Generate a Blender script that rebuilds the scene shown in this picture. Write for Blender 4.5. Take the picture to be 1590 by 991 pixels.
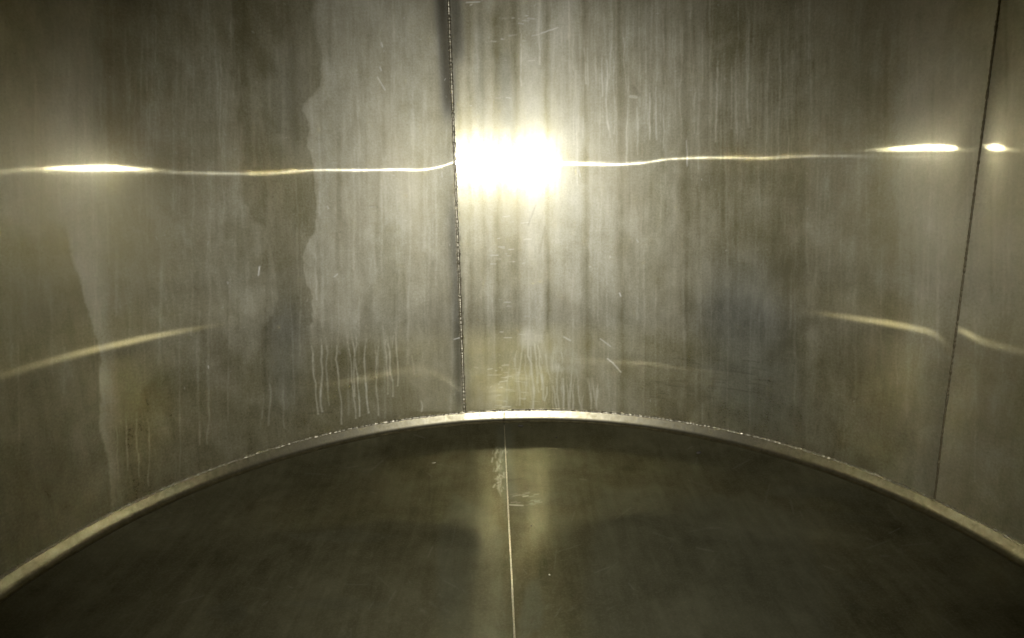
import bpy, math, random
import numpy as np
random.seed(7); rng = np.random.default_rng(11)
for o in list(bpy.data.objects): bpy.data.objects.remove(o, do_unlink=True)
SC = bpy.context.scene; COL = SC.collection

# ------------------------------------------------------------------ camera
F, PITCH, ROLL, YAW = 1034.0, math.radians(13.066), math.radians(-1.208), math.radians(-.465)
R, CH, CY = 2.022, 1.5, -1.9154            # tank radius, eye height over the bottom weld, eye position
def rays(px, py):
    """directions through photograph pixels (1590 x 991)"""
    x = np.asarray(px, float) - 795; y = -(np.asarray(py, float) - 495.5)
    c, s = math.cos(ROLL), math.sin(ROLL); x, y = c*x - s*y, s*x + c*y
    c, s = math.cos(PITCH), math.sin(PITCH); Y, Z = F*c + y*s, -F*s + y*c
    c, s = math.cos(YAW), math.sin(YAW)
    return np.stack([c*x + s*Y, -s*x + c*Y, Z], -1)
def project(P):
    """world points -> photograph pixels (to read where a stain of the photo lies on the steel)"""
    d = P - np.array([0, CY, CH])
    c, s = math.cos(YAW), math.sin(YAW); X, Y = c*d[..., 0] - s*d[..., 1], s*d[..., 0] + c*d[..., 1]
    c, s = math.cos(PITCH), math.sin(PITCH); Yc, Zc = Y*c - d[..., 2]*s, Y*s + d[..., 2]*c
    Yc = np.where(Yc < .05, .05, Yc)
    x, y = X/Yc*F, Zc/Yc*F
    c, s = math.cos(ROLL), math.sin(ROLL); x, y = c*x + s*y, -s*x + c*y
    return x + 795, 495.5 - y
cam = bpy.data.cameras.new('camera'); cam_o = bpy.data.objects.new('camera', cam); COL.objects.link(cam_o)
fw = rays(795, 495.5); rt = rays(1795, 495.5) - fw; fw /= np.linalg.norm(fw); rt /= np.linalg.norm(rt); up = np.cross(rt, fw)
from mathutils import Matrix, Vector
M = Matrix(((rt[0], up[0], -fw[0], 0), (rt[1], up[1], -fw[1], CY), (rt[2], up[2], -fw[2], CH), (0, 0, 0, 1)))
cam_o.matrix_world = M
cam.sensor_width = 36; cam.lens = 36*F/1590; cam.clip_start = .01; cam.clip_end = 200
SC.camera = cam_o

# ------------------------------------------------------------------ world, light, exposure
w = bpy.data.worlds.new('World'); SC.world = w; w.use_nodes = True
w.node_tree.nodes['Background'].inputs[0].default_value = (.5, .5, .45, 1)
w.node_tree.nodes['Background'].inputs[1].default_value = .01
LP = 480.0
l = bpy.data.lights.new('torch', 'SPOT'); l.energy = LP; l.color = (1, .985, .96)
l.shadow_soft_size = .004; l.spot_size = math.radians(90); l.spot_blend = 1.0
lo = bpy.data.objects.new('torch', l); COL.objects.link(lo)
lo.matrix_world = Matrix.Translation(Vector(rt)*.012 + Vector(up)*.0) @ M @ Matrix.Rotation(math.radians(-6), 4, 'X')
SC.view_settings.view_transform = 'Standard'; SC.view_settings.look = 'None'
SC.view_settings.exposure = 0; SC.view_settings.gamma = 1
SC.render.engine = 'CYCLES'
cy = SC.cycles
cy.max_bounces = 14; cy.glossy_bounces = 12; cy.diffuse_bounces = 6
cy.caustics_reflective = True; cy.blur_glossy = 0.0
cy.sample_clamp_indirect = 250; cy.sample_clamp_direct = 0
cy.use_denoising = True
try: cy.denoiser = 'OPENIMAGEDENOISE'
except Exception: pass

# ------------------------------------------------------------------ stain and painted shade maps, drawn over the photograph's frame and laid on the steel
W0, H0, OX, OY = 1900, 1240, 150, 120       # buffer with a margin
def blank(): return np.zeros((H0, W0), np.float32)
def box1(a, k, ax):
    if k < 1: return a
    p = np.concatenate([np.repeat(np.take(a, [0], ax), k + 1, ax), a, np.repeat(np.take(a, [-1], ax), k, ax)], ax)
    c = np.cumsum(p, ax, dtype=np.float64); n = a.shape[ax]
    return ((np.take(c, range(2*k + 1, 2*k + 1 + n), ax) - np.take(c, range(0, n), ax))/(2*k + 1)).astype(np.float32)
def blur(a, kx, ky=None):
    ky = kx if ky is None else ky
    for _ in range(2): a = box1(box1(a, kx, 1), ky, 0)
    return a
def poly(pts):
    m = np.zeros((H0, W0), bool); xx = np.arange(W0)[None, :] + .5 - OX
    n = len(pts)
    for i in range(n):
        (x0, y0), (x1, y1) = pts[i], pts[(i + 1) % n]
        if y0 == y1: continue
        r0, r1 = [int(min(H0, max(0, math.ceil(v + OY - .5)))) for v in (min(y0, y1), max(y0, y1))]
        if r1 <= r0: continue
        yy = np.arange(r0, r1)[:, None] + .5 - OY
        m[r0:r1] ^= xx < x0 + (yy - y0)*(x1 - x0)/(y1 - y0)
    return m.astype(np.float32)
def jag(pts, amp, step=7, seed=0):
    g = np.random.default_rng(seed + 500)
    for lv in range(3):                        # midpoint roughening: tide lines are ragged at every size
        q = [pts[0]]
        for (x0, y0), (x1, y1) in zip(pts, pts[1:]):
            L = math.hypot(x1 - x0, y1 - y0)
            if L > 9: q.append(((x0 + x1)/2 + g.normal()*L*.055, (y0 + y1)/2 + g.normal()*L*.03))
            q.append((x1, y1))
        pts = q
    return jag_fine(pts, amp*.6, 4, seed)
def jag_fine(pts, amp, step=7, seed=0):
    """a polyline with an irregular, naturally dried edge"""
    g = np.random.default_rng(seed); out = []
    for (x0, y0), (x1, y1) in zip(pts, pts[1:]):
        n = max(1, int(math.hypot(x1 - x0, y1 - y0)/step))
        for k in range(n):
            t = k/n; out.append((x0 + (x1 - x0)*t + g.normal()*amp, y0 + (y1 - y0)*t + g.normal()*amp*.4))
    out.append(pts[-1]); return out
def stroke(buf, pts, wd, val, soft=.8, taper=False):
    for k, ((x0, y0), (x1, y1)) in enumerate(zip(pts, pts[1:])):
        q = wd/2 + soft + 1
        a0, a1 = int(max(0, min(x0, x1) - q + OX)), int(min(W0, max(x0, x1) + q + OX + 1))
        b0, b1 = int(max(0, min(y0, y1) - q + OY)), int(min(H0, max(y0, y1) + q + OY + 1))
        if a1 <= a0 or b1 <= b0: continue
        yy, xx = np.mgrid[b0:b1, a0:a1]; yy = yy + .5 - OY; xx = xx + .5 - OX
        L = (x1 - x0)**2 + (y1 - y0)**2 + 1e-9
        t = np.clip(((xx - x0)*(x1 - x0) + (yy - y0)*(y1 - y0))/L, 0, 1)
        dd = np.hypot(xx - x0 - t*(x1 - x0), yy - y0 - t*(y1 - y0))
        v = np.clip((wd/2 + soft - dd)/(2*soft), 0, 1)*val
        buf[b0:b1, a0:a1] = np.maximum(buf[b0:b1, a0:a1], v)
def drip(buf, x0, y0, x1, y1, wd, val, seed, wob=1.2, bead=True):
    g = np.random.default_rng(seed); n = max(3, int(abs(y1 - y0)/11)); off = 0; pts = []; wd = wd*g.uniform(.45, 1.05)
    for k in range(n + 1):
        t = k/n; off = off*.75 + g.normal()*wob; pts.append((x0 + (x1 - x0)*t + off, y0 + (y1 - y0)*t))
    for k in range(n):
        t = k/n; stroke(buf, pts[k:k + 2], wd*(.75 + .5*g.random()), val*(.65 + .35*g.random())*(min(1, t*5 + .3)))
    if bead: stroke(buf, [pts[-1], pts[-1]], wd*1.3, val)
def sample(buf, px, py):
    x = np.clip(px + OX - .5, 0, W0 - 2.001); y = np.clip(py + OY - .5, 0, H0 - 2.001)
    i, j = x.astype(int), y.astype(int); u, v = (x - i).astype(np.float32), (y - j).astype(np.float32)
    return (buf[j, i]*(1-u) + buf[j, i+1]*u)*(1-v) + (buf[j+1, i]*(1-u) + buf[j+1, i+1]*u)*v

# film: dried milky residue (0..1); dark: bluish heat/water tint; glint: bright scratches and bare metal; last: dirt, with seam shade and a reflection painted in
film, tint, glint, dirt_shade = blank(), blank(), blank(), blank()
# left-hand film, with the bare dark strip to its right
eL = jag([(352, -110), (362, 20), (366, 130), (376, 190), (381, 250), (377, 310), (396, 340), (416, 352), (425, 400), (434, 450), (428, 488), (410, 512), (413, 600), (420, 700), (422, 800)], 1.6, 8, 1)
mL = poly(eL + jag([(180, 800), (158, 560), (148, 520), (136, 480), (124, 430), (110, 400), (98, 330), (96, 200), (70, -110)], 1.5, 9, 2))
vf = np.clip(1.15 - np.maximum(0, (np.mgrid[0:H0, 0:W0][0] - OY - 440)/260.0), .15, 1)
film = np.maximum(film, blur(mL, 3)*.40*vf)
film = np.maximum(film, .22)
# right of the strip, up to the seam
eR = jag([(486, -110), (483, 20), (500, 83), (497, 133), (472, 160), (467, 170), (479, 205), (475, 227), (484, 247), (489, 300), (488, 362), (472, 395), (470, 415), (476, 440), (484, 458), (481, 510), (484, 545), (488, 600), (492, 640)], 1.4, 7, 3)
m = poly(eR + [(722, 640), (700, -110)])
nf_ = poly(jag([(578, 340), (588, 413), (570, 457), (560, 491), (560, 516)], 1.8, 6, 4) + [(640, 520), (665, 460), (650, 380), (600, 330)])
fade = np.clip(1 - (np.mgrid[0:H0, 0:W0][1] - OX - 560)/95.0, 0, 1)
YY, XX = np.mgrid[0:H0, 0:W0]; YY = YY - OY; XX = XX - OX
lowf = np.clip(1.25 - np.maximum(0, (YY - 470)/100.0), .18, 1); kk = np.clip((XX - 615)/40.0, 0, 1); lowf = lowf*(1 - kk) + kk*.85
sk = np.clip((YY - 60)/170.0, 0, 1); m = blur(m, 1, 1)*sk + blur(m, 7, 4)*(1 - sk)
film = np.maximum(film, m*(1 - .38*blur(nf_, 2, 7)*fade)*.53*lowf)
m = blur(poly([(640, 520), (690, 480), (722, 640), (650, 640)]), 14)
film = np.maximum(film, m*.45)
# between seam and the right: hazy vertical bands
yy, xx = np.mgrid[0:H0, 0:W0]; yy = yy - OY; xx = xx - OX
for x0, x1, v in [(708, 728, .42), (728, 748, .5), (748, 765, .58), (768, 800, .36), (802, 846, .64), (846, 905, .6), (905, 960, .5), (960, 1060, .42), (1060, 1100, .34), (1100, 1236, .2), (1240, 1760, .38)]:
    m = poly(jag_fine([(x0, -110), (x0 + 3, 250), (x0 + 7, 660), (x0 + 9, 850)], 1.5, 25, int(x0) + 500) + jag_fine([(x1 + 9, 850), (x1 + 7, 660), (x1 + 3, 250), (x1, -110)], 1.5, 25, int(x1) + 500))
    film = np.maximum(film, blur(m, 7, 6)*v)
m = poly([(-150, -115), (165, -115), (185, 1100), (-150, 1100)]); film = np.maximum(film, blur(m, 28, 8)*.78)  # extra film added at both sides to weaken the side flares
m = poly([(1375, -115), (1749, -115), (1749, 1100), (1395, 1100)]); film = np.maximum(film, blur(m, 34, 8)*.78)
film *= np.where((xx > 1000) & (yy > 330), 1 - .35*np.clip((yy - 330)/200.0, 0, 1), 1)
m = blur(poly([(846, 655), (850, 575), (885, 578), (915, 592), (935, 655)]), 3) + blur(poly([(800, 650), (803, 545), (845, 530), (850, 650)]), 4); film *= 1 - .62*np.clip(m, 0, 1)
m = poly(jag([(98, 330), (110, 400), (124, 430), (136, 480), (148, 520), (158, 560), (172, 800), (200, 1115)], 1.5, 9, 2) + [(-149, 1115), (-149, 330)]); film *= 1 - .6*blur(m, 1)*np.clip((yy - 330)/60.0, 0, 1)
# drips
D = blank()
cr6 = [(100, 600, 130, 940, .8), (142, 600, 150, 930, .8), (165, 600, 180, 900, .5), (212, 600, 235, 985, .8), (255, 580, 300, 960, .95), (283, 580, 320, 950, .95), (300, 560, 292, 860, .7), (347, 600, 360, 935, .9),
       (382, 620, 395, 945, .8), (398, 600, 400, 830, .5), (432, 570, 440, 850, .6), (442, 590, 470, 860, .75), (478, 560, 490, 812, .75), (465, 560, 470, 640, .5), (590, 860, 592, 930, .9), (122, 180, 120, 420, .35), (540, 640, 556, 760, .35)]
for k, (a, b, c, d, v) in enumerate(cr6): drip(D, 450 + a/2.915, 320 + b/2.915, 450 + c/2.915, 320 + d/2.915, 2.4, v*.9, 40 + k)
cr7 = [(62, 575, 84, 920, 1), (88, 590, 90, 800, .8), (28, 600, 22, 900, .7), (45, 640, 50, 870, .6), (112, 600, 124, 830, .8), (140, 640, 162, 780, .9), (162, 780, 186, 920, .9), (148, 790, 130, 880, .8), (192, 745, 194, 920, .9),
       (214, 745, 212, 922, 1), (234, 770, 242, 922, 1), (268, 770, 262, 922, .9), (292, 780, 306, 920, .8), (330, 780, 342, 915, .7), (350, 780, 364, 915, .7), (368, 800, 362, 900, .6), (5, 620, 10, 900, .5), (-30, 700, -28, 900, .4), (72, 600, 66, 760, .7), (100, 680, 104, 840, .6)]
for k, (a, b, c, d, v) in enumerate(cr7): drip(D, 800 + a/2.914, 320 + b/2.914, 800 + c/2.914, 320 + d/2.914, 2.3, v, 80 + k, 1.5)
cr3 = [(20, 100, 35, 400, .6), (108, 20, 115, 300, .6), (250, 120, 255, 330, .6), (268, 130, 270, 330, .4), (322, 190, 330, 390, .8), (340, 190, 342, 400, .8), (375, 225, 378, 380, .6), (402, 235, 406, 450, .8), (422, 245, 440, 640, .9),
       (460, 240, 460, 625, .8), (500, 140, 515, 420, .7), (532, 330, 516, 770, .85), (568, 470, 576, 720, .8), (625, 400, 626, 650, .7), (657, 370, 660, 650, .7), (692, 385, 692, 690, .9), (768, 350, 774, 610, .6), (838, 360, 832, 620, .7),
       (948, 250, 940, 660, .7), (1010, 280, 1008, 600, .6), (1030, 300, 1034, 660, .6), (800, 640, 802, 760, .6), (415, 40, 418, 200, .4), (740, 60, 742, 260, .25)]
for k, (a, b, c, d, v) in enumerate(cr3): drip(D, 800 + a/3.003, b/3.003, 800 + c/3.003, d/3.003, 2.6, v*.8, 140 + k, .7, False)
cr4 = [(40, 200, 38, 660, .6), (97, 20, 96, 570, .7), (190, 180, 178, 660, .6), (240, 120, 236, 740, .7), (300, 200, 296, 560, .4), (420, 200, 416, 380, .3)]
for k, (a, b, c, d, v) in enumerate(cr4): drip(D, 1130 + a/3.003, b/3.003, 1130 + c/3.003, d/3.003, 3, v*.65, 190 + k, .7, False)
crl = [(180, 650, 186, 745, .5), (192, 640, 200, 730, .6), (212, 640, 216, 740, .6), (228, 650, 232, 755, .8), (309, 645, 309, 690, .5), (322, 620, 323, 690, .5), (417, 585, 419, 660, .55), (438, 595, 440, 665, .5), (410, 600, 408, 650, .4), (243, 150, 238, 250, .4), (268, 130, 270, 260, .5), (230, 150, 232, 240, .4), (1395, 520, 1392, 610, .35), (296, 350, 300, 520, .25)]
for k, (a, b, c, d, v) in enumerate(crl): drip(D, a, b, c, d, 3, v*.7, 230 + k, 1.0, False)
# a host of faint runs, as on any washed tank wall
for k in range(420):
    x = rng.uniform(-120, 1700); y = rng.uniform(-110, 520); L = rng.uniform(60, 280)
    drip(D, x, y, x + rng.normal()*3, y + L, rng.uniform(1.5, 5), rng.uniform(.06, .22), 300 + k, .6, False)
for k in range(150):
    x = rng.uniform(880, 1270); y = rng.uniform(-60, 130); L = rng.uniform(60, 210)
    drip(D, x, y, x + rng.normal()*2, y + L, rng.uniform(1.2, 2.6), rng.uniform(.12, .42), 900 + k, .5, False)
for k in range(60):
    x = rng.uniform(120, 380); y = rng.uniform(-20, 240); L = rng.uniform(60, 200)
    drip(D, x, y, x + rng.normal()*2, y + L, rng.uniform(1.5, 3.5), rng.uniform(.1, .3), 1100 + k, .6, False)
for k in range(34):
    x = rng.uniform(800, 930); y = rng.uniform(530, 590) + max(0, x - 860)*.5; L = rng.uniform(20, 70)
    drip(D, x, y, x + rng.normal()*3, min(636, y + L), rng.uniform(1.0, 2.0), rng.uniform(.3, .8), 1200 + k, 1.4, False)
dk = blank()
for k in range(120):
    x = rng.uniform(-60, 1650); y = rng.uniform(-80, 420); L = rng.uniform(60, 260)
    drip(dk, x, y, x + rng.normal()*3, y + L, rng.uniform(2, 7), rng.uniform(.08, .28), 1300 + k, .5, False)
dk = blur(dk, 1)
# thin cloudy skirts at the tops of the drip groups
S = blur(poly(jag([(800, 640), (800, 560), (806, 520), (822, 508), (840, 520), (858, 560), (885, 575), (920, 590), (930, 640)], 3, 8, 9)), 3)
film = np.clip(film + .22*S - dk*.8*(.3 + film), 0, 1)
# scratches (bare, brushed through)
for k in range(80):
    y = rng.choice([345, 378, 385, 402, 406, 470, 486, 520, 570, 576, 580, 592, 604, 610, 616, 622, 628, 634, 30, 60, 100, 150]) + rng.normal()*5
    x = rng.choice([775, 778, 783, 790, 812, 820]) + rng.normal()*7; L = rng.uniform(2, 14)
    stroke(glint, [(x - L/2, y), (x + L/2, y - L*rng.normal()*.08)], .55, rng.uniform(.12, .75), .5)
for a, b, c, d, v in [(943, 557, 952, 564, 1), (952, 564, 964, 578, .8), (932, 526, 948, 538, .6), (875, 523, 886, 529, .7), (586, 120, 598, 140, .7), (592, 66, 594, 73, .8), (590, 104, 592, 110, .8), (840, 52, 866, 43, .8), (826, 56, 838, 53, .4), (403, 414, 401, 428, 1), (705, 527, 716, 524, .7),
                      (962, 455, 964, 460, 1), (353, 438, 354, 441, .6), (508, 320, 510, 324, .6), (519, 430, 524, 426, .6), (574, 321, 584, 322, .2), (686, 268, 687, 275, .4), (323, 568, 324, 572, .6), (724, 4, 745, 3, 1), (730, 8, 733, 7, .8), (899, 264, 901, 274, .6), (1066, 218, 1067, 258, .5), (947, 398, 948, 400, .8), (989, 373, 991, 376, .5)]:
    stroke(glint, [(a, b), (c, d)], .9, v, .55)
for k in range(150):
    x, y = rng.uniform(110, 1480), rng.uniform(0, 640); stroke(glint, [(x, y), (x + rng.normal()*2, y + rng.normal()*2)], .5, rng.uniform(.1, .5), .5)
# dark marks
for k in range(46):
    x, y = rng.uniform(985, 1180), rng.choice([560, 568, 574, 590, 598, 604, 612]) + rng.normal()*3; L = rng.uniform(6, 36)
    stroke(dirt_shade, [(x, y), (x + L/2, y + L*.05), (x + L, y + L*.14)], 1.1, rng.uniform(.15, .6), .9)
for a, b, c, d, v in [(574, 320, 586, 322, .6), (832, 318, 820, 350, .5), (846, 352, 838, 392, .35), (480, 642, 516, 640, .5), (1100, 642, 1101, 650, .5)]:
    stroke(dirt_shade, [(a, b), (c, d)], 1.4, v, 1.2)
stroke(dirt_shade, [(985, 137), (992, 148)], 6, .3, 1.5); stroke(film, [(979, 150), (988, 151)], 6, .8, 1)
b_ = blank(); stroke(b_, [(1060, 281), (1225, 277)], 14, .5, 6); dirt_shade = np.maximum(dirt_shade, blur(b_, 10, 5)*.35)  # dark reflection smudge painted into the wall colour
for k in range(420):
    x, y = rng.uniform(-100, 1700), rng.uniform(-100, 800); stroke(dirt_shade, [(x, y), (x, y)], rng.uniform(.8, 1.8), rng.uniform(.2, .7), .6)
SL = [(692, -20), (695, 50), (699, 100), (705, 200), (709, 300), (712, 400), (716, 500), (719, 580), (721, 640)]
for (x0, y0), (x1, y1) in zip(SL, SL[1:]):
    for k in range(26):
        t = rng.random(); x, y = x0 + (x1 - x0)*t, y0 + (y1 - y0)*t; sd = rng.choice([-1, 1])*rng.uniform(2.5, 4)
        stroke(dirt_shade, [(x + sd, y), (x + sd, y + rng.uniform(1, 7))], rng.uniform(.8, 2.2), rng.uniform(.3, .9), .7)  # shadow edges painted along both sides of the weld
# shadow and heat tint painted beside the seam, and the grey-blue patches
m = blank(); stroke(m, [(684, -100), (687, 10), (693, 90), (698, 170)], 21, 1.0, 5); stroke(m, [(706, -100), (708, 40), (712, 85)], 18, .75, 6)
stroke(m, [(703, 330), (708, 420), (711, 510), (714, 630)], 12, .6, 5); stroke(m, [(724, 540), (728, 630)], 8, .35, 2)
tint = np.maximum(tint, blur(m, 3, 16)*.8); dirt_shade = np.maximum(dirt_shade, blur(m, 4, 16)*1.0)
m = blank(); stroke(m, [(445, 480), (440, 620)], 44, .8, 12); stroke(m, [(445, 90), (450, 210)], 44, .4, 10); tint = np.maximum(tint, blur(m, 16, 30)*.6)
m = poly([(1090, 430), (1180, 415), (1215, 470), (1235, 560), (1250, 690), (1110, 660), (1095, 560)]); tint = np.maximum(tint, blur(m, 26, 34)*.6)
m = blank(); stroke(m, [(742, 40), (748, 250)], 12, .5, 6); stroke(m, [(782, 90), (790, 215)], 22, .6, 6); tint = np.maximum(tint, blur(m, 4, 20)*.6)

# ------------------------------------------------------------------ wall shape
def smooth(x, a, b): t = np.clip((x - a)/(b - a), 0, 1); return t*t*(3 - 2*t)
SEAM, SEAM2 = -9.68, 66.4
PH = np.radians(np.linspace(-180, 180, 14401)); phd = np.degrees(PH)
def seam_tilt(ph):
    """sideways turn of the sheet's face (radians): flat by the weld, then back to round"""
    d = ph - SEAM; t = np.zeros_like(ph)
    t += np.where(d > 0, np.radians(ph*.38)*(1 - smooth(ph, 3, 9)), 0)
    t += math.radians(1.5)*np.sin(np.clip((ph + .5)/6, -1, 1)*np.pi)
    t += np.where(d < 0, math.radians(3.4)*np.exp(-((-d)/2.6)**2), 0)
    t += np.where(d < 0, -math.radians(1.2)*(smooth(-d, 3, 8) - smooth(-d, 12, 20)), 0)
    d2 = ph - SEAM2; t += np.where(d2 < 0, -math.radians(6)*np.exp(-(d2/2.0)**2), math.radians(5)*np.exp(-(d2/2.0)**2))
    return t
TL = seam_tilt(phd); DR = np.cumsum(TL)*(PH[1] - PH[0])*R
DR -= np.interp(SEAM, phd, DR)
DR *= 1 - smooth(np.abs(phd), 80, 120)
# height of the drawn highlight line in the photo -> slight lean of the sheet at that azimuth
LX = [(107, 268), (175, 267), (250, 268), (330, 270), (400, 270), (430, 269), (455, 266), (500, 264), (560, 264), (620, 263), (650, 264), (668, 262), (684, 259), (706, 252), (800, 252), (880, 254), (960, 255), (1000, 253), (1040, 247), (1100, 244), (1190, 245), (1240, 241), (1300, 237), (1380, 235), (1445, 232), (1483, 232)]
la, lt = [], []
for x, y in LX:
    d = rays(x, y); a = d[0]**2 + d[1]**2; b = CY*d[1]; t = (-b + math.sqrt(b*b - a*(CY*CY - R*R)))/a
    X = t*d; la.append(math.degrees(math.atan2(X[0], X[1] + CY))); lt.append(math.atan2(d[2], math.hypot(d[0], d[1])))
def lean(ph): return np.interp(ph, [-120] + la + [120], [0] + lt + [0])
kx = np.linspace(-125, 125, 2501); kl = lean(kx); ker = np.hanning(25); ker /= ker.sum(); kl = np.convolve(kl, ker, 'same')
def waves(ph, z, seed, n=26):
    g = np.random.default_rng(seed); o = np.zeros(np.broadcast(ph, z).shape)
    for k in range(n):
        fx, fz = g.uniform(1.5, 9), g.uniform(.4, 3.2); o = o + np.sin(np.radians(ph)*fx*2 + z*fz*g.choice([-1, 1]) + g.uniform(0, 6.3))*g.uniform(.3, 1)/(fx*fx + fz*fz)
    return o
def wall_r(ph, z):
    r = R + np.interp(ph, phd, DR)
    l_ = np.interp(ph, kx, kl, left=0, right=0)
    r = r - (z - CH)*np.tan(l_)*np.exp(-((z - CH)/1.1)**2)
    r = r + waves(ph, z, 5)*.0022*(.25 + .75*np.clip(np.abs(z - CH)/.5, 0, 1))
    # the sheet is drawn to the true circle at the bottom weld
    k = smooth(z, 0, .35); return R + (r - R)*(.35 + .65*k)

# ------------------------------------------------------------------ mesh helpers
def link(name, me, mat, parent=None):
    o = bpy.data.objects.new(name, me); COL.objects.link(o); o.parent = parent
    if mat: me.materials.append(mat)
    return o
def grid_mesh(name, P, flip=False, uv=None, attr=None, wrap=False):
    n, m = P.shape[:2]; me = bpy.data.meshes.new(name)
    idx = np.arange(n*m).reshape(n, m)
    if wrap: idx = np.concatenate([idx, idx[:1]], 0)
    a, b, c, d = idx[:-1, :-1], idx[1:, :-1], idx[1:, 1:], idx[:-1, 1:]
    f = np.stack([a, b, c, d] if not flip else [a, d, c, b], -1).reshape(-1, 4)
    me.vertices.add(n*m); me.vertices.foreach_set('co', P.reshape(-1).astype(np.float32))
    me.loops.add(f.size); me.loops.foreach_set('vertex_index', f.reshape(-1).astype(np.int32))
    me.polygons.add(len(f)); me.polygons.foreach_set('loop_start', (np.arange(len(f))*4).astype(np.int32))
    try: me.polygons.foreach_set('loop_total', np.full(len(f), 4, np.int32))
    except Exception: pass
    me.update(calc_edges=True)
    me.polygons.foreach_set('use_smooth', np.ones(len(f), bool))
    if uv is not None:
        u = me.uv_layers.new(name='UVMap'); u.data.foreach_set('uv', uv.reshape(-1, 2)[f.reshape(-1)].reshape(-1).astype(np.float32))
    if attr is not None:
        for nm, arr in attr.items():
            at = me.color_attributes.new(nm, 'FLOAT_COLOR', 'POINT'); at.data.foreach_set('color', arr.reshape(-1).astype(np.float32))
    return me
def tube(name, path, rad, mat, parent, sides=8, rfun=None, closed=False):
    path = np.array(path, float); n = len(path)
    T = np.gradient(path, axis=0); T /= np.linalg.norm(T, axis=1)[:, None] + 1e-12
    ref = np.array([0, 0, 1.0]) if abs(T[:, 2]).mean() < .8 else np.array([1.0, 0, 0])
    U = np.cross(T, ref); U /= np.linalg.norm(U, axis=1)[:, None]; V = np.cross(T, U)
    rr = np.full((n, sides), rad) if rfun is None else rfun(n, sides)
    an = np.linspace(0, 2*math.pi, sides, endpoint=False)
    P = path[:, None, :] + rr[..., None]*(np.cos(an)[None, :, None]*U[:, None, :] + np.sin(an)[None, :, None]*V[:, None, :])
    P = np.concatenate([P, P[:, :1]], 1)
    return link(name, grid_mesh(name, P), mat, parent)

# ------------------------------------------------------------------ materials
def N(nt, typ, **kw):
    n = nt.nodes.new(typ)
    for k, v in kw.items():
        if k == 'op': n.operation = v
        elif k == 'loc': pass
        else: setattr(n, k, v)
    return n
def math_(nt, op, a, b=None, clamp=False):
    n = N(nt, 'ShaderNodeMath', op=op); n.use_clamp = clamp
    for i, v in enumerate((a, b)):
        if v is None: continue
        if isinstance(v, (int, float)): n.inputs[i].default_value = v
        else: nt.links.new(v, n.inputs[i])
    return n.outputs[0]
def mixc(nt, f, a, b):
    n = N(nt, 'ShaderNodeMix', data_type='RGBA')
    for s, v in ((n.inputs[0], f), (n.inputs[6], a), (n.inputs[7], b)):
        if isinstance(v, (tuple, float, int)): s.default_value = v if not isinstance(v, tuple) else (*v, 1)
        else: nt.links.new(v, s)
    return n.outputs[2]
def noise(nt, vec, sx, sy, scale, detail=4, rough=.55, sz=1.0):
    mp = N(nt, 'ShaderNodeMapping'); mp.inputs['Scale'].default_value = (sx, sy, sz); nt.links.new(vec, mp.inputs[0])
    n = N(nt, 'ShaderNodeTexNoise'); n.inputs['Distortion'].default_value = .35; n.inputs['Scale'].default_value = scale; n.inputs['Detail'].default_value = detail; n.inputs['Roughness'].default_value = rough
    nt.links.new(mp.outputs[0], n.inputs[0]); return n.outputs[0]
def ramp(nt, v, lo_, hi):
    n = N(nt, 'ShaderNodeMapRange'); n.inputs[1].default_value = lo_; n.inputs[2].default_value = hi; nt.links.new(v, n.inputs[0]); return n.outputs[0]

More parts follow.
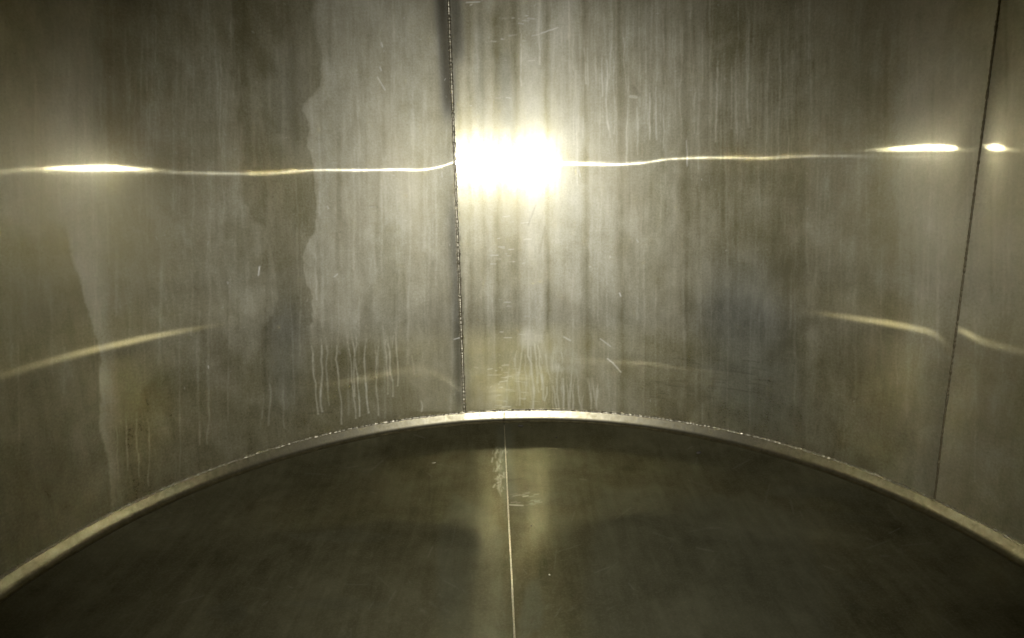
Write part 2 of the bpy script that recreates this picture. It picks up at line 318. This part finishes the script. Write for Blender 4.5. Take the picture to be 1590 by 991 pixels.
def wall_material():
    m = bpy.data.materials.new('mill_finish_steel'); m.use_nodes = True; nt = m.node_tree; nt.nodes.clear(); L = nt.links.new
    out = N(nt, 'ShaderNodeOutputMaterial'); uv = N(nt, 'ShaderNodeUVMap').outputs[0]
    at = N(nt, 'ShaderNodeAttribute', attribute_name='stain'); sep = N(nt, 'ShaderNodeSeparateColor'); L(at.outputs['Color'], sep.inputs[0])
    fl, ti, di = sep.outputs[0], sep.outputs[1], sep.outputs[2]; gl = at.outputs['Alpha']
    st = noise(nt, uv, 22, 1.1, 1, 5, .62)           # vertical streaks
    st2 = noise(nt, uv, 70, 2.4, 1, 4, .6)
    cl = noise(nt, uv, 1, 1, 2.6, 5, .6); fine = noise(nt, uv, 1, 1, 90, 4, .7); blot = noise(nt, uv, 1.5, .8, 7, 6, .65)
    f = math_(nt, 'ADD', fl, math_(nt, 'MULTIPLY', math_(nt, 'SUBTRACT', st, .5), .24))
    f = math_(nt, 'ADD', f, math_(nt, 'MULTIPLY', math_(nt, 'SUBTRACT', st2, .5), .12))
    f = math_(nt, 'ADD', f, math_(nt, 'MULTIPLY', math_(nt, 'ADD', math_(nt, 'SUBTRACT', cl, .5), math_(nt, 'SUBTRACT', blot, .5)), .62))
    f = math_(nt, 'ADD', f, math_(nt, 'MULTIPLY', math_(nt, 'SUBTRACT', fine, .5), .60), True)
    base = mixc(nt, f, (.465, .430, .250), (.775, .765, .66))
    hue = ramp(nt, noise(nt, uv, 1.6, .5, 2.2, 3), .35, .7)
    base = mixc(nt, math_(nt, 'MULTIPLY', hue, .5), base, (.58, .53, .38))
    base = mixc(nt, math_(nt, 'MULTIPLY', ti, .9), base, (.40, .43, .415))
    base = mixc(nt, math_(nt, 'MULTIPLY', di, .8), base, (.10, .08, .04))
    base = mixc(nt, gl, base, (.95, .94, .88))
    tg = N(nt, 'ShaderNodeTangent', direction_type='RADIAL', axis='Z')
    # three lobes: a rolled-finish sheet scatters wide sideways and very little up and down
    def gloss(r, an=0.0, col=base, dist='GGX'):
        g = N(nt, 'ShaderNodeBsdfAnisotropic', distribution=dist); L(col, g.inputs['Color'])
        if isinstance(r, float): g.inputs['Roughness'].default_value = r
        else: L(r, g.inputs['Roughness'])
        g.inputs['Anisotropy'].default_value = an
        if an: L(tg.outputs[0], g.inputs['Tangent'])
        return g.outputs[0]
    rmid = math_(nt, 'ADD', .355, math_(nt, 'MULTIPLY', f, .10))
    line = gloss(.11, LINE_A); mid = gloss(rmid); sharp = gloss(.205, -.12); mirror = gloss(.080, -.68, base, 'BECKMANN'); wide = gloss(.62)
    dif = N(nt, 'ShaderNodeBsdfDiffuse'); L(base, dif.inputs[0])
    def mx(fac, a, b):
        n = N(nt, 'ShaderNodeMixShader'); 
        if isinstance(fac, float): n.inputs[0].default_value = fac
        else: L(fac, n.inputs[0])
        L(a, n.inputs[1]); L(b, n.inputs[2]); return n.outputs[0]
    s = mx(math_(nt, 'ADD', .16, math_(nt, 'MULTIPLY', ramp(nt, noise(nt, uv, 26, 3.5, 1, 6, .75), .36, .64), .34)), mid, sharp)
    s = mx(.66, s, wide)
    s = mx(math_(nt, 'ADD', .03, math_(nt, 'MULTIPLY', f, .34)), s, dif.outputs[0])
    # extra mirror share added low on the wall to strengthen the floor glow
    su = N(nt, 'ShaderNodeSeparateXYZ'); L(uv, su.inputs[0])
    s = mx(math_(nt, 'ADD', math_(nt, 'MULTIPLY', ramp(nt, su.outputs[1], .75, .35), .15), math_(nt, 'SUBTRACT', .60, math_(nt, 'MULTIPLY', f, .50))), s, mirror)
    lw = math_(nt, 'MULTIPLY', ramp(nt, noise(nt, uv, 14, 1.5, 1, 7, .8), .40, .62), LINE_W)
    s = mx(math_(nt, 'ADD', lw, .008), s, line)
    bp = N(nt, 'ShaderNodeBump'); bp.inputs['Strength'].default_value = .20; bp.inputs['Distance'].default_value = .0006
    L(math_(nt, 'ADD', math_(nt, 'MULTIPLY', fine, .6), st2), bp.inputs['Height'])
    for n in nt.nodes:
        if n.type in ('BSDF_GLOSSY', 'BSDF_ANISOTROPIC', 'BSDF_DIFFUSE') and n.outputs[0] is not line: L(bp.outputs[0], n.inputs['Normal'])
    for lk in list(nt.links):
        if lk.to_socket.name == 'Normal' and lk.to_node.outputs[0] in (line, mirror): nt.links.remove(lk)
    d2 = N(nt, 'ShaderNodeBsdfDiffuse'); d2.inputs[0].default_value = (.93, .92, .86, 1); s = mx(math_(nt, 'MULTIPLY', gl, .85), s, d2.outputs[0])
    L(s, out.inputs[0]); return m
LINE_A, LINE_W = -.925, .022
WALL = wall_material()

def simple(name, col, rough, metal=1.0, nscale=60, namt=.25, bump=.0, dark=(.08, .07, .04)):
    m = bpy.data.materials.new(name); m.use_nodes = True; nt = m.node_tree; L = nt.links.new
    b = nt.nodes['Principled BSDF']; tc = N(nt, 'ShaderNodeTexCoord').outputs['Object']
    n = noise(nt, tc, 1, 1, nscale, 5, .65); f = math_(nt, 'MULTIPLY', ramp(nt, n, .35, .75), namt)
    c = mixc(nt, f, col, dark); L(c, b.inputs['Base Color'])
    b.inputs['Metallic'].default_value = metal
    L(math_(nt, 'ADD', rough, math_(nt, 'MULTIPLY', math_(nt, 'SUBTRACT', n, .5), .25)), b.inputs['Roughness'])
    if bump:
        bp = N(nt, 'ShaderNodeBump'); bp.inputs['Strength'].default_value = .6; bp.inputs['Distance'].default_value = bump; L(n, bp.inputs['Height']); L(bp.outputs[0], b.inputs['Normal'])
    return m
BEAD = simple('weld_bead_steel', (.62, .58, .46), .36, 1, 160, .7, .0012, (.12, .09, .05))
RING = simple('polished_ring_steel', (.34, .315, .225), .33, 1, 30, 1.0, .0010, (.17, .15, .085))
DARKB = simple('tarnished_weld_steel', (.22, .19, .12), .5, 1, 120, .7, .0010)
DARKJ = simple('joint_groove', (.16, .13, .08), .5, 1, 80, .6)
CRUMB = simple('dirt_crumb_dark', (.03, .025, .02), .8, 0, 200, .5)
CHIP = simple('pale_chip', (.75, .72, .6), .5, 0, 200, .3)
ROOF = simple('roof_steel', (.50, .47, .36), .5, 1, 5, .4)

def floor_material():
    m = bpy.data.materials.new('floor_steel'); m.use_nodes = True; nt = m.node_tree; nt.nodes.clear(); L = nt.links.new
    out = N(nt, 'ShaderNodeOutputMaterial'); tc = N(nt, 'ShaderNodeTexCoord').outputs['Object']
    at = N(nt, 'ShaderNodeAttribute', attribute_name='stain'); sep = N(nt, 'ShaderNodeSeparateColor'); L(at.outputs['Color'], sep.inputs[0])
    a = noise(nt, tc, 1, 1, 1.8, 6, .62); b = noise(nt, tc, 1, 1, 9, 5, .65); c = noise(nt, tc, 1, 1, 110, 4, .7); br = noise(nt, tc, 4, .5, 6, 5, .6)
    f = math_(nt, 'ADD', math_(nt, 'MULTIPLY', a, .5), math_(nt, 'ADD', math_(nt, 'MULTIPLY', b, .25), math_(nt, 'MULTIPLY', br, .25)))
    f = ramp(nt, f, .36, .68)
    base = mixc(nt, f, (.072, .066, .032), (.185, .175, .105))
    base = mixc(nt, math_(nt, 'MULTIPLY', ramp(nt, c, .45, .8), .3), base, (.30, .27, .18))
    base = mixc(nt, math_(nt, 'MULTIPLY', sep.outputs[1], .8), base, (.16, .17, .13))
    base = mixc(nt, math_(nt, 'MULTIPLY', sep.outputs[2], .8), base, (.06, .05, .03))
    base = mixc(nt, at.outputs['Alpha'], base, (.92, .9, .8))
    g1 = N(nt, 'ShaderNodeBsdfAnisotropic', distribution='GGX'); L(base, g1.inputs[0]); L(math_(nt, 'ADD', .30, math_(nt, 'MULTIPLY', f, .08)), g1.inputs['Roughness'])
    g2 = N(nt, 'ShaderNodeBsdfAnisotropic', distribution='GGX'); L(base, g2.inputs[0]); g2.inputs['Roughness'].default_value = .70
    d = N(nt, 'ShaderNodeBsdfDiffuse'); L(base, d.inputs[0])
    m1 = N(nt, 'ShaderNodeMixShader'); m1.inputs[0].default_value = .85; L(g1.outputs[0], m1.inputs[1]); L(g2.outputs[0], m1.inputs[2])
    m2 = N(nt, 'ShaderNodeMixShader'); L(math_(nt, 'ADD', .04, math_(nt, 'MULTIPLY', f, .08)), m2.inputs[0]); L(m1.outputs[0], m2.inputs[1]); L(d.outputs[0], m2.inputs[2])
    bp = N(nt, 'ShaderNodeBump'); bp.inputs['Strength'].default_value = .15; bp.inputs['Distance'].default_value = .002
    L(math_(nt, 'ADD', b, math_(nt, 'MULTIPLY', c, .15)), bp.inputs['Height'])
    for n in (g1, g2, d): L(bp.outputs[0], n.inputs['Normal'])
    L(m2.outputs[0], out.inputs[0]); return m
FLOOR = floor_material()

# ------------------------------------------------------------------ the tank
def tag(o, label=None, cat=None, group=None, kind=None):
    for k, v in (('label', label), ('category', cat), ('group', group), ('kind', kind)):
        if v: o[k] = v
tank = bpy.data.objects.new('steel_tank', None); COL.objects.link(tank)
tag(tank, 'inside of a round stainless steel tank with streaked curved wall and dark floor', 'tank')

HTOP = 3.4
def zrows(fine):
    if not fine: return np.linspace(0, HTOP, 60)
    return np.concatenate([np.linspace(0, 2.5, 620), np.linspace(2.5, HTOP, 12)[1:]])
def wall_panel(ph, fine, label):
    z = zrows(fine); PHI, Z = np.meshgrid(ph, z, indexing='ij')
    r = wall_r(PHI, Z); a = np.radians(PHI)
    P = np.stack([r*np.sin(a), r*np.cos(a), Z], -1)
    uv = np.stack([a*R, Z], -1)
    if fine:
        px, py = project(P); f = sample(film, px, py); dr = sample(D, px, py)
        fl = np.clip(f + dr*(.75), 0, 1); t = sample(tint, px, py); d_ = sample(dirt_shade, px, py); g_ = np.maximum(sample(glint, px, py), dr*.05*np.clip((py - 430)/120, 0, 1))
        # grime kept along the bottom weld
        gr = np.exp(-(Z/.05)**2)*(.25 + .35*(waves(PHI*3, Z*2, 9) > .1)); d_ = np.maximum(d_, gr*.5)
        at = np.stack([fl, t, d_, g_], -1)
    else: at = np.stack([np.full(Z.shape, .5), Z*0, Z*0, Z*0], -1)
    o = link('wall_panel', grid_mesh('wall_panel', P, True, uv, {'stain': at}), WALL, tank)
    o['label'] = label; return o
GAP = .04
def dense(a, b):
    if a < -78: return np.concatenate([np.linspace(a, -76, 30)[:-1], dense(-76, b)])
    # even spacing in view angle
    return np.linspace(a, b, max(8, int(abs(b - a)*7.6)))
wall_panel(dense(-92, SEAM - GAP), True, 'wall sheet left of the upright weld, pale ragged residue either side of a dark bare strip')
wall_panel(dense(SEAM + GAP, SEAM2 - GAP), True, 'wall sheet right of the upright weld, fine pale runs and short scratches')
wall_panel(dense(SEAM2 + GAP, 78), True, 'darker wall sheet beyond the second upright weld at the right edge')
wall_panel(np.linspace(78, 268, 220), False, 'wall sheet closing the tank behind')

# vertical welds
def seam(phi, rad, seed, mat=BEAD):
    n = 2600; z = np.linspace(.0, HTOP, n); r = wall_r(np.full(n, phi), z) - .0006
    a = np.radians(phi); path = np.stack([r*math.sin(a), r*math.cos(a), z], -1)
    g = np.random.default_rng(seed)
    def rf(n, s):
        ripple = .86 + .25*np.abs(np.sin(np.linspace(0, HTOP, n)*math.pi/.024 + g.normal(size=n).cumsum()*.05))
        lump = np.convolve(g.normal(size=n), np.hanning(13)/5, 'same')*.34
        return (rad*(ripple + lump))[:, None]*(1 + g.normal(size=(n, s))*.07)
    return tube('upright_weld', path, rad, mat, tank, 8, rf)
s1 = seam(SEAM, .0086, 1); s1['label'] = 'upright weld bead left of the bright glare'
s2 = seam(SEAM2, .0042, 2, DARKB); s2['label'] = 'dark upright weld bead at the right edge'

# bottom ring: a rounded flange turned in from the wall foot
NA = 1440; ang = np.linspace(0, 2*math.pi, NA, endpoint=False)
JA = -2.72
KR = .05
prof = [(0, .004), (.001, -.004), (.005, -.013), (.0095, -.023), (.014, -.033), (.018, -.042), (.023, -.050), (.029, -.056), (.037, -.060), (.048, -.062)]
prof = [tuple(np.array(prof[i])*(1-u) + np.array(prof[i+1])*u) for i in range(9) for u in (0, .5)] + [prof[-1]]
prof = np.array(prof); A2, _ = np.meshgrid(ang, prof[:, 0], indexing='ij')
rr = wall_r(np.degrees((A2 + math.pi) % (2*math.pi) - math.pi), np.zeros_like(A2)) - prof[None, :, 0] + waves(np.degrees(A2), A2*0, 3)*.0008
P = np.stack([rr*np.sin(A2), rr*np.cos(A2), np.broadcast_to(prof[None, :, 1], A2.shape)], -1)
ring = link('bottom_ring', grid_mesh('bottom_ring', P, False, wrap=True), RING, tank)
ring['label'] = 'bright rounded strip of steel between the wall foot and the dark floor'
ja = math.radians(JA)
rj = float(wall_r(np.array([JA]), np.array([0.]))[0])
for dj in (-.0050, .0050):
    pts = np.array([((rj - x - .0022)*math.sin(ja) + dj*math.cos(ja), (rj - x - .0022)*math.cos(ja) + dj*math.sin(ja)*-1, z + .0014) for x, z in prof[:16]])
    tube('ring_joint', pts, .0024, DARKJ, ring, 6)
# ring weld
n = 5200; a = np.linspace(0, 2*math.pi, n, endpoint=True); g = np.random.default_rng(4)
wob = np.convolve(g.normal(size=n), np.hanning(15)/5, 'same')
r0 = wall_r(np.degrees((a + math.pi) % (2*math.pi) - math.pi), np.zeros(n)) - .0015
path = np.stack([r0*np.sin(a), r0*np.cos(a), .002 + wob*.0018], -1)
def rf(n, s):
    rip = .85 + .25*np.abs(np.sin(np.linspace(0, 2*math.pi*R, n)*math.pi/.026 + g.normal(size=n).cumsum()*.25)); lump = np.convolve(g.normal(size=n), np.hanning(11)/4, 'same')*.35
    return (.0060*(np.clip(rip + lump, .35, 2)))[:, None]*(1 + g.normal(size=(n, s))*.08)
rw = tube('ring_weld', path, .005, BEAD, tank, 8, rf); rw['label'] = 'lumpy weld bead running round the foot of the wall'

# floor, two plates met along a straight seam
FZ = prof[-1, 1]; FR = R - prof[-1, 0] - .001
F0 = np.array([-.0265, 0.]); F1 = np.array([-.0934, 1.978]); ud = (F1 - F0)/np.linalg.norm(F1 - F0); th0 = math.atan2(ud[0], ud[1])
fdirt, ftint, fgl = blank(), blank(), blank()
m = poly(jag([(818, 905), (840, 898), (846, 940), (842, 975), (822, 985), (806, 1000), (806, 960)], 2, 6, 21)); ftint = np.maximum(ftint, blur(m, 1)*.4)
stroke(ftint, [(784, 668), (787, 720), (792, 770)], 20, .5, 6); ftint = blur(ftint, 2)
m = poly(jag([(680, 840), (700, 760), (760, 790), (790, 830), (788, 995), (684, 995)], 3, 10, 22)); ftint = np.maximum(ftint, blur(m, 5)*.3)
m = poly([(930, 755), (1000, 768), (1130, 770), (1250, 800), (1300, 995), (900, 995)]); ftint = np.maximum(ftint, blur(m, 8)*.25)
for k in range(160):
    x, y = rng.uniform(110, 1480), rng.uniform(660, 990); stroke(fdirt, [(x, y), (x, y)], rng.uniform(.8, 2.2), rng.uniform(.2, .7), .6)
for a_, b_, c_, d_, v in [(666, 740, 667, 778, .5), (790, 746, 812, 743, .45), (800, 782, 830, 784, 0)]: stroke(fdirt, [(a_, b_), (c_, d_)], 2, v, 1.4)
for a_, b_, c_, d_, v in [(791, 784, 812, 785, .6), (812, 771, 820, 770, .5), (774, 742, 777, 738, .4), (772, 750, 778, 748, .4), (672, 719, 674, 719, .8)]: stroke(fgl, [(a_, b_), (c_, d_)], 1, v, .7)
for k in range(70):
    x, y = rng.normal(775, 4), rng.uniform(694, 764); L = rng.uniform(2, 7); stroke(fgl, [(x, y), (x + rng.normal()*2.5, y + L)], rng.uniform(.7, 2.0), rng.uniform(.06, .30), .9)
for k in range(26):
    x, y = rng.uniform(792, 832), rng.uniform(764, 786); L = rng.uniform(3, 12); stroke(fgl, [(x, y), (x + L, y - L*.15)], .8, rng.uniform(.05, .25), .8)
for k in range(200):
    x, y = rng.uniform(110, 1480), rng.uniform(672, 990); a_ = rng.normal()*.5 + rng.choice([0, 1.5]); L = rng.uniform(5, 50)
    stroke(fgl if rng.random() < .6 else fdirt, [(x, y), (x + L*math.cos(a_), y + L*.6*math.sin(a_))], rng.uniform(.6, 1.0), rng.uniform(.02, .10), .8)
for k in range(9):
    x, y = rng.uniform(250, 1350), rng.uniform(730, 960); rx, ry = rng.uniform(20, 90), rng.uniform(8, 30); n_ = 40; w_ = rng.uniform(0, 6, 4)
    p_ = [(x + rx*(1 + .2*math.sin(2*t + w_[0]) + .1*math.sin(5*t + w_[1]))*math.cos(t), y + ry*(1 + .2*math.sin(3*t + w_[2]))*math.sin(t)) for t in np.linspace(0, 2*math.pi, n_)]
    ftint = np.maximum(ftint, blur(poly(p_[:-1]), 1)*.13)
def floor_z(r):
    e = np.clip(FR - r, 0, None); return FZ - .050*(1 - np.exp(-e/.13)) - .03*(1 - np.clip(r/FR, 0, 1)**2)
def plate(sgn, label):
    th = th0 + sgn*np.concatenate([np.linspace(.0, math.radians(78), 430), np.linspace(math.radians(78), math.pi, 40)[1:]])
    t = np.concatenate([np.linspace(.0005, .25, 16), np.linspace(.25, 1, 330)[1:]])
    TH, T = np.meshgrid(th, t, indexing='ij')
    dx, dy = np.sin(TH), np.cos(TH); b = F0[0]*dx + F0[1]*dy; ln = -b + np.sqrt(b*b - F0@F0 + FR*FR)
    X, Y = F0[0] + T*ln*dx, F0[1] + T*ln*dy
    off = .0012*sgn; X = X + off*math.cos(th0); Y = Y - off*math.sin(th0)
    rr = np.hypot(X, Y); Z = floor_z(rr) + .0012*np.sin(X*5 + 1.3*sgn + Y*3)*np.cos(Y*4 - X*2)*np.clip((FR - rr)/.2, 0, 1)
    P = np.stack([X, Y, Z], -1); px, py = project(P)
    at = np.stack([Z*0, sample(ftint, px, py), sample(fdirt, px, py), sample(fgl, px, py)], -1)
    o = link('floor_plate', grid_mesh('floor_plate', P, sgn > 0, None, {'stain': at}), FLOOR, tank); o['label'] = label; return o
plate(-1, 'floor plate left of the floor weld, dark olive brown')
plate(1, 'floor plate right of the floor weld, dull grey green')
t = np.linspace(-FR*.99, FR - .02, 900); fx, fy = F0[0] + t*ud[0], F0[1] + t*ud[1]
gz = floor_z(np.hypot(fx, fy)); g = np.random.default_rng(8)
fs = tube('floor_weld', np.stack([fx, fy, gz - .0006], -1), .0042, BEAD, tank, 8, lambda n, s: (.0038*(1 + np.convolve(g.normal(size=n), np.hanning(9)/4, 'same')*.2))[:, None]*np.ones((1, s)))
fs['label'] = 'thin straight weld line running across the floor towards the viewer'
# roof dome closes the tank over the viewer
rp = np.array([(R*math.cos(t) + .0, HTOP + .45*math.sin(t)) for t in np.linspace(0, math.pi/2 - .001, 14)])
A2, _ = np.meshgrid(np.linspace(0, 2*math.pi, 180, endpoint=False), rp[:, 0], indexing='ij')
roof = link('roof', grid_mesh('roof', np.stack([rp[None, :, 0]*np.sin(A2), rp[None, :, 0]*np.cos(A2), np.broadcast_to(rp[None, :, 1], A2.shape)], -1), wrap=True), ROOF, tank)

# ------------------------------------------------------------------ loose specks on the floor
def crumb(px, py, size, mat, label, cat, name, seed):
    d = rays(px, py); t = (FZ - .01 - CH)/d[2]
    for _ in range(8): X = np.array([0, CY, CH]) + t*d; t = (floor_z(np.hypot(X[0], X[1])) - CH)/d[2]
    X = np.array([0, CY, CH]) + t*d; g = np.random.default_rng(seed)
    n, mm = 14, 9; u = np.linspace(0, 2*math.pi, n, endpoint=False); v = np.linspace(.02, math.pi - .02, mm)
    U, V = np.meshgrid(u, v, indexing='ij'); rr = 1 + .25*np.sin(U*2 + g.uniform(0, 6))*np.sin(V) + .18*np.sin(U*3 + V*2 + g.uniform(0, 6)) + g.normal(size=U.shape)*.05
    P = np.stack([rr*np.cos(U)*np.sin(V)*size*1.3, rr*np.sin(U)*np.sin(V)*size, rr*np.cos(V)*size*.5], -1)
    o = link(name, grid_mesh(name, P, True, wrap=True), mat); o.location = (X[0], X[1], X[2] + size*.42); o.rotation_euler = (0, 0, g.uniform(0, 3))
    tag(o, label, cat); return o
crumb(1085, 704, .011, CRUMB, 'largest black crumb on the floor, near the ring right of the floor weld', 'crumb', 'dirt_crumb', 1)
crumb(808, 662, .010, CRUMB, 'black crumb on the floor tight against the ring beside the ring joint', 'crumb', 'dirt_crumb', 2)
crumb(864, 680, .005, CRUMB, 'small black crumb just right of the looped glow on the floor', 'crumb', 'dirt_crumb', 3)
crumb(853, 893, .0035, CHIP, 'pale metal chip on the open floor right of the floor weld', 'chip', 'metal_chip', 4)
crumb(675, 719, .004, CHIP, 'pale metal chip on the floor plate left of the floor weld', 'chip', 'metal_chip', 5)
crumb(825, 817, .0035, CRUMB, 'tiny dark crumb below the looped glow, right of the floor weld', 'crumb', 'dirt_crumb', 6)
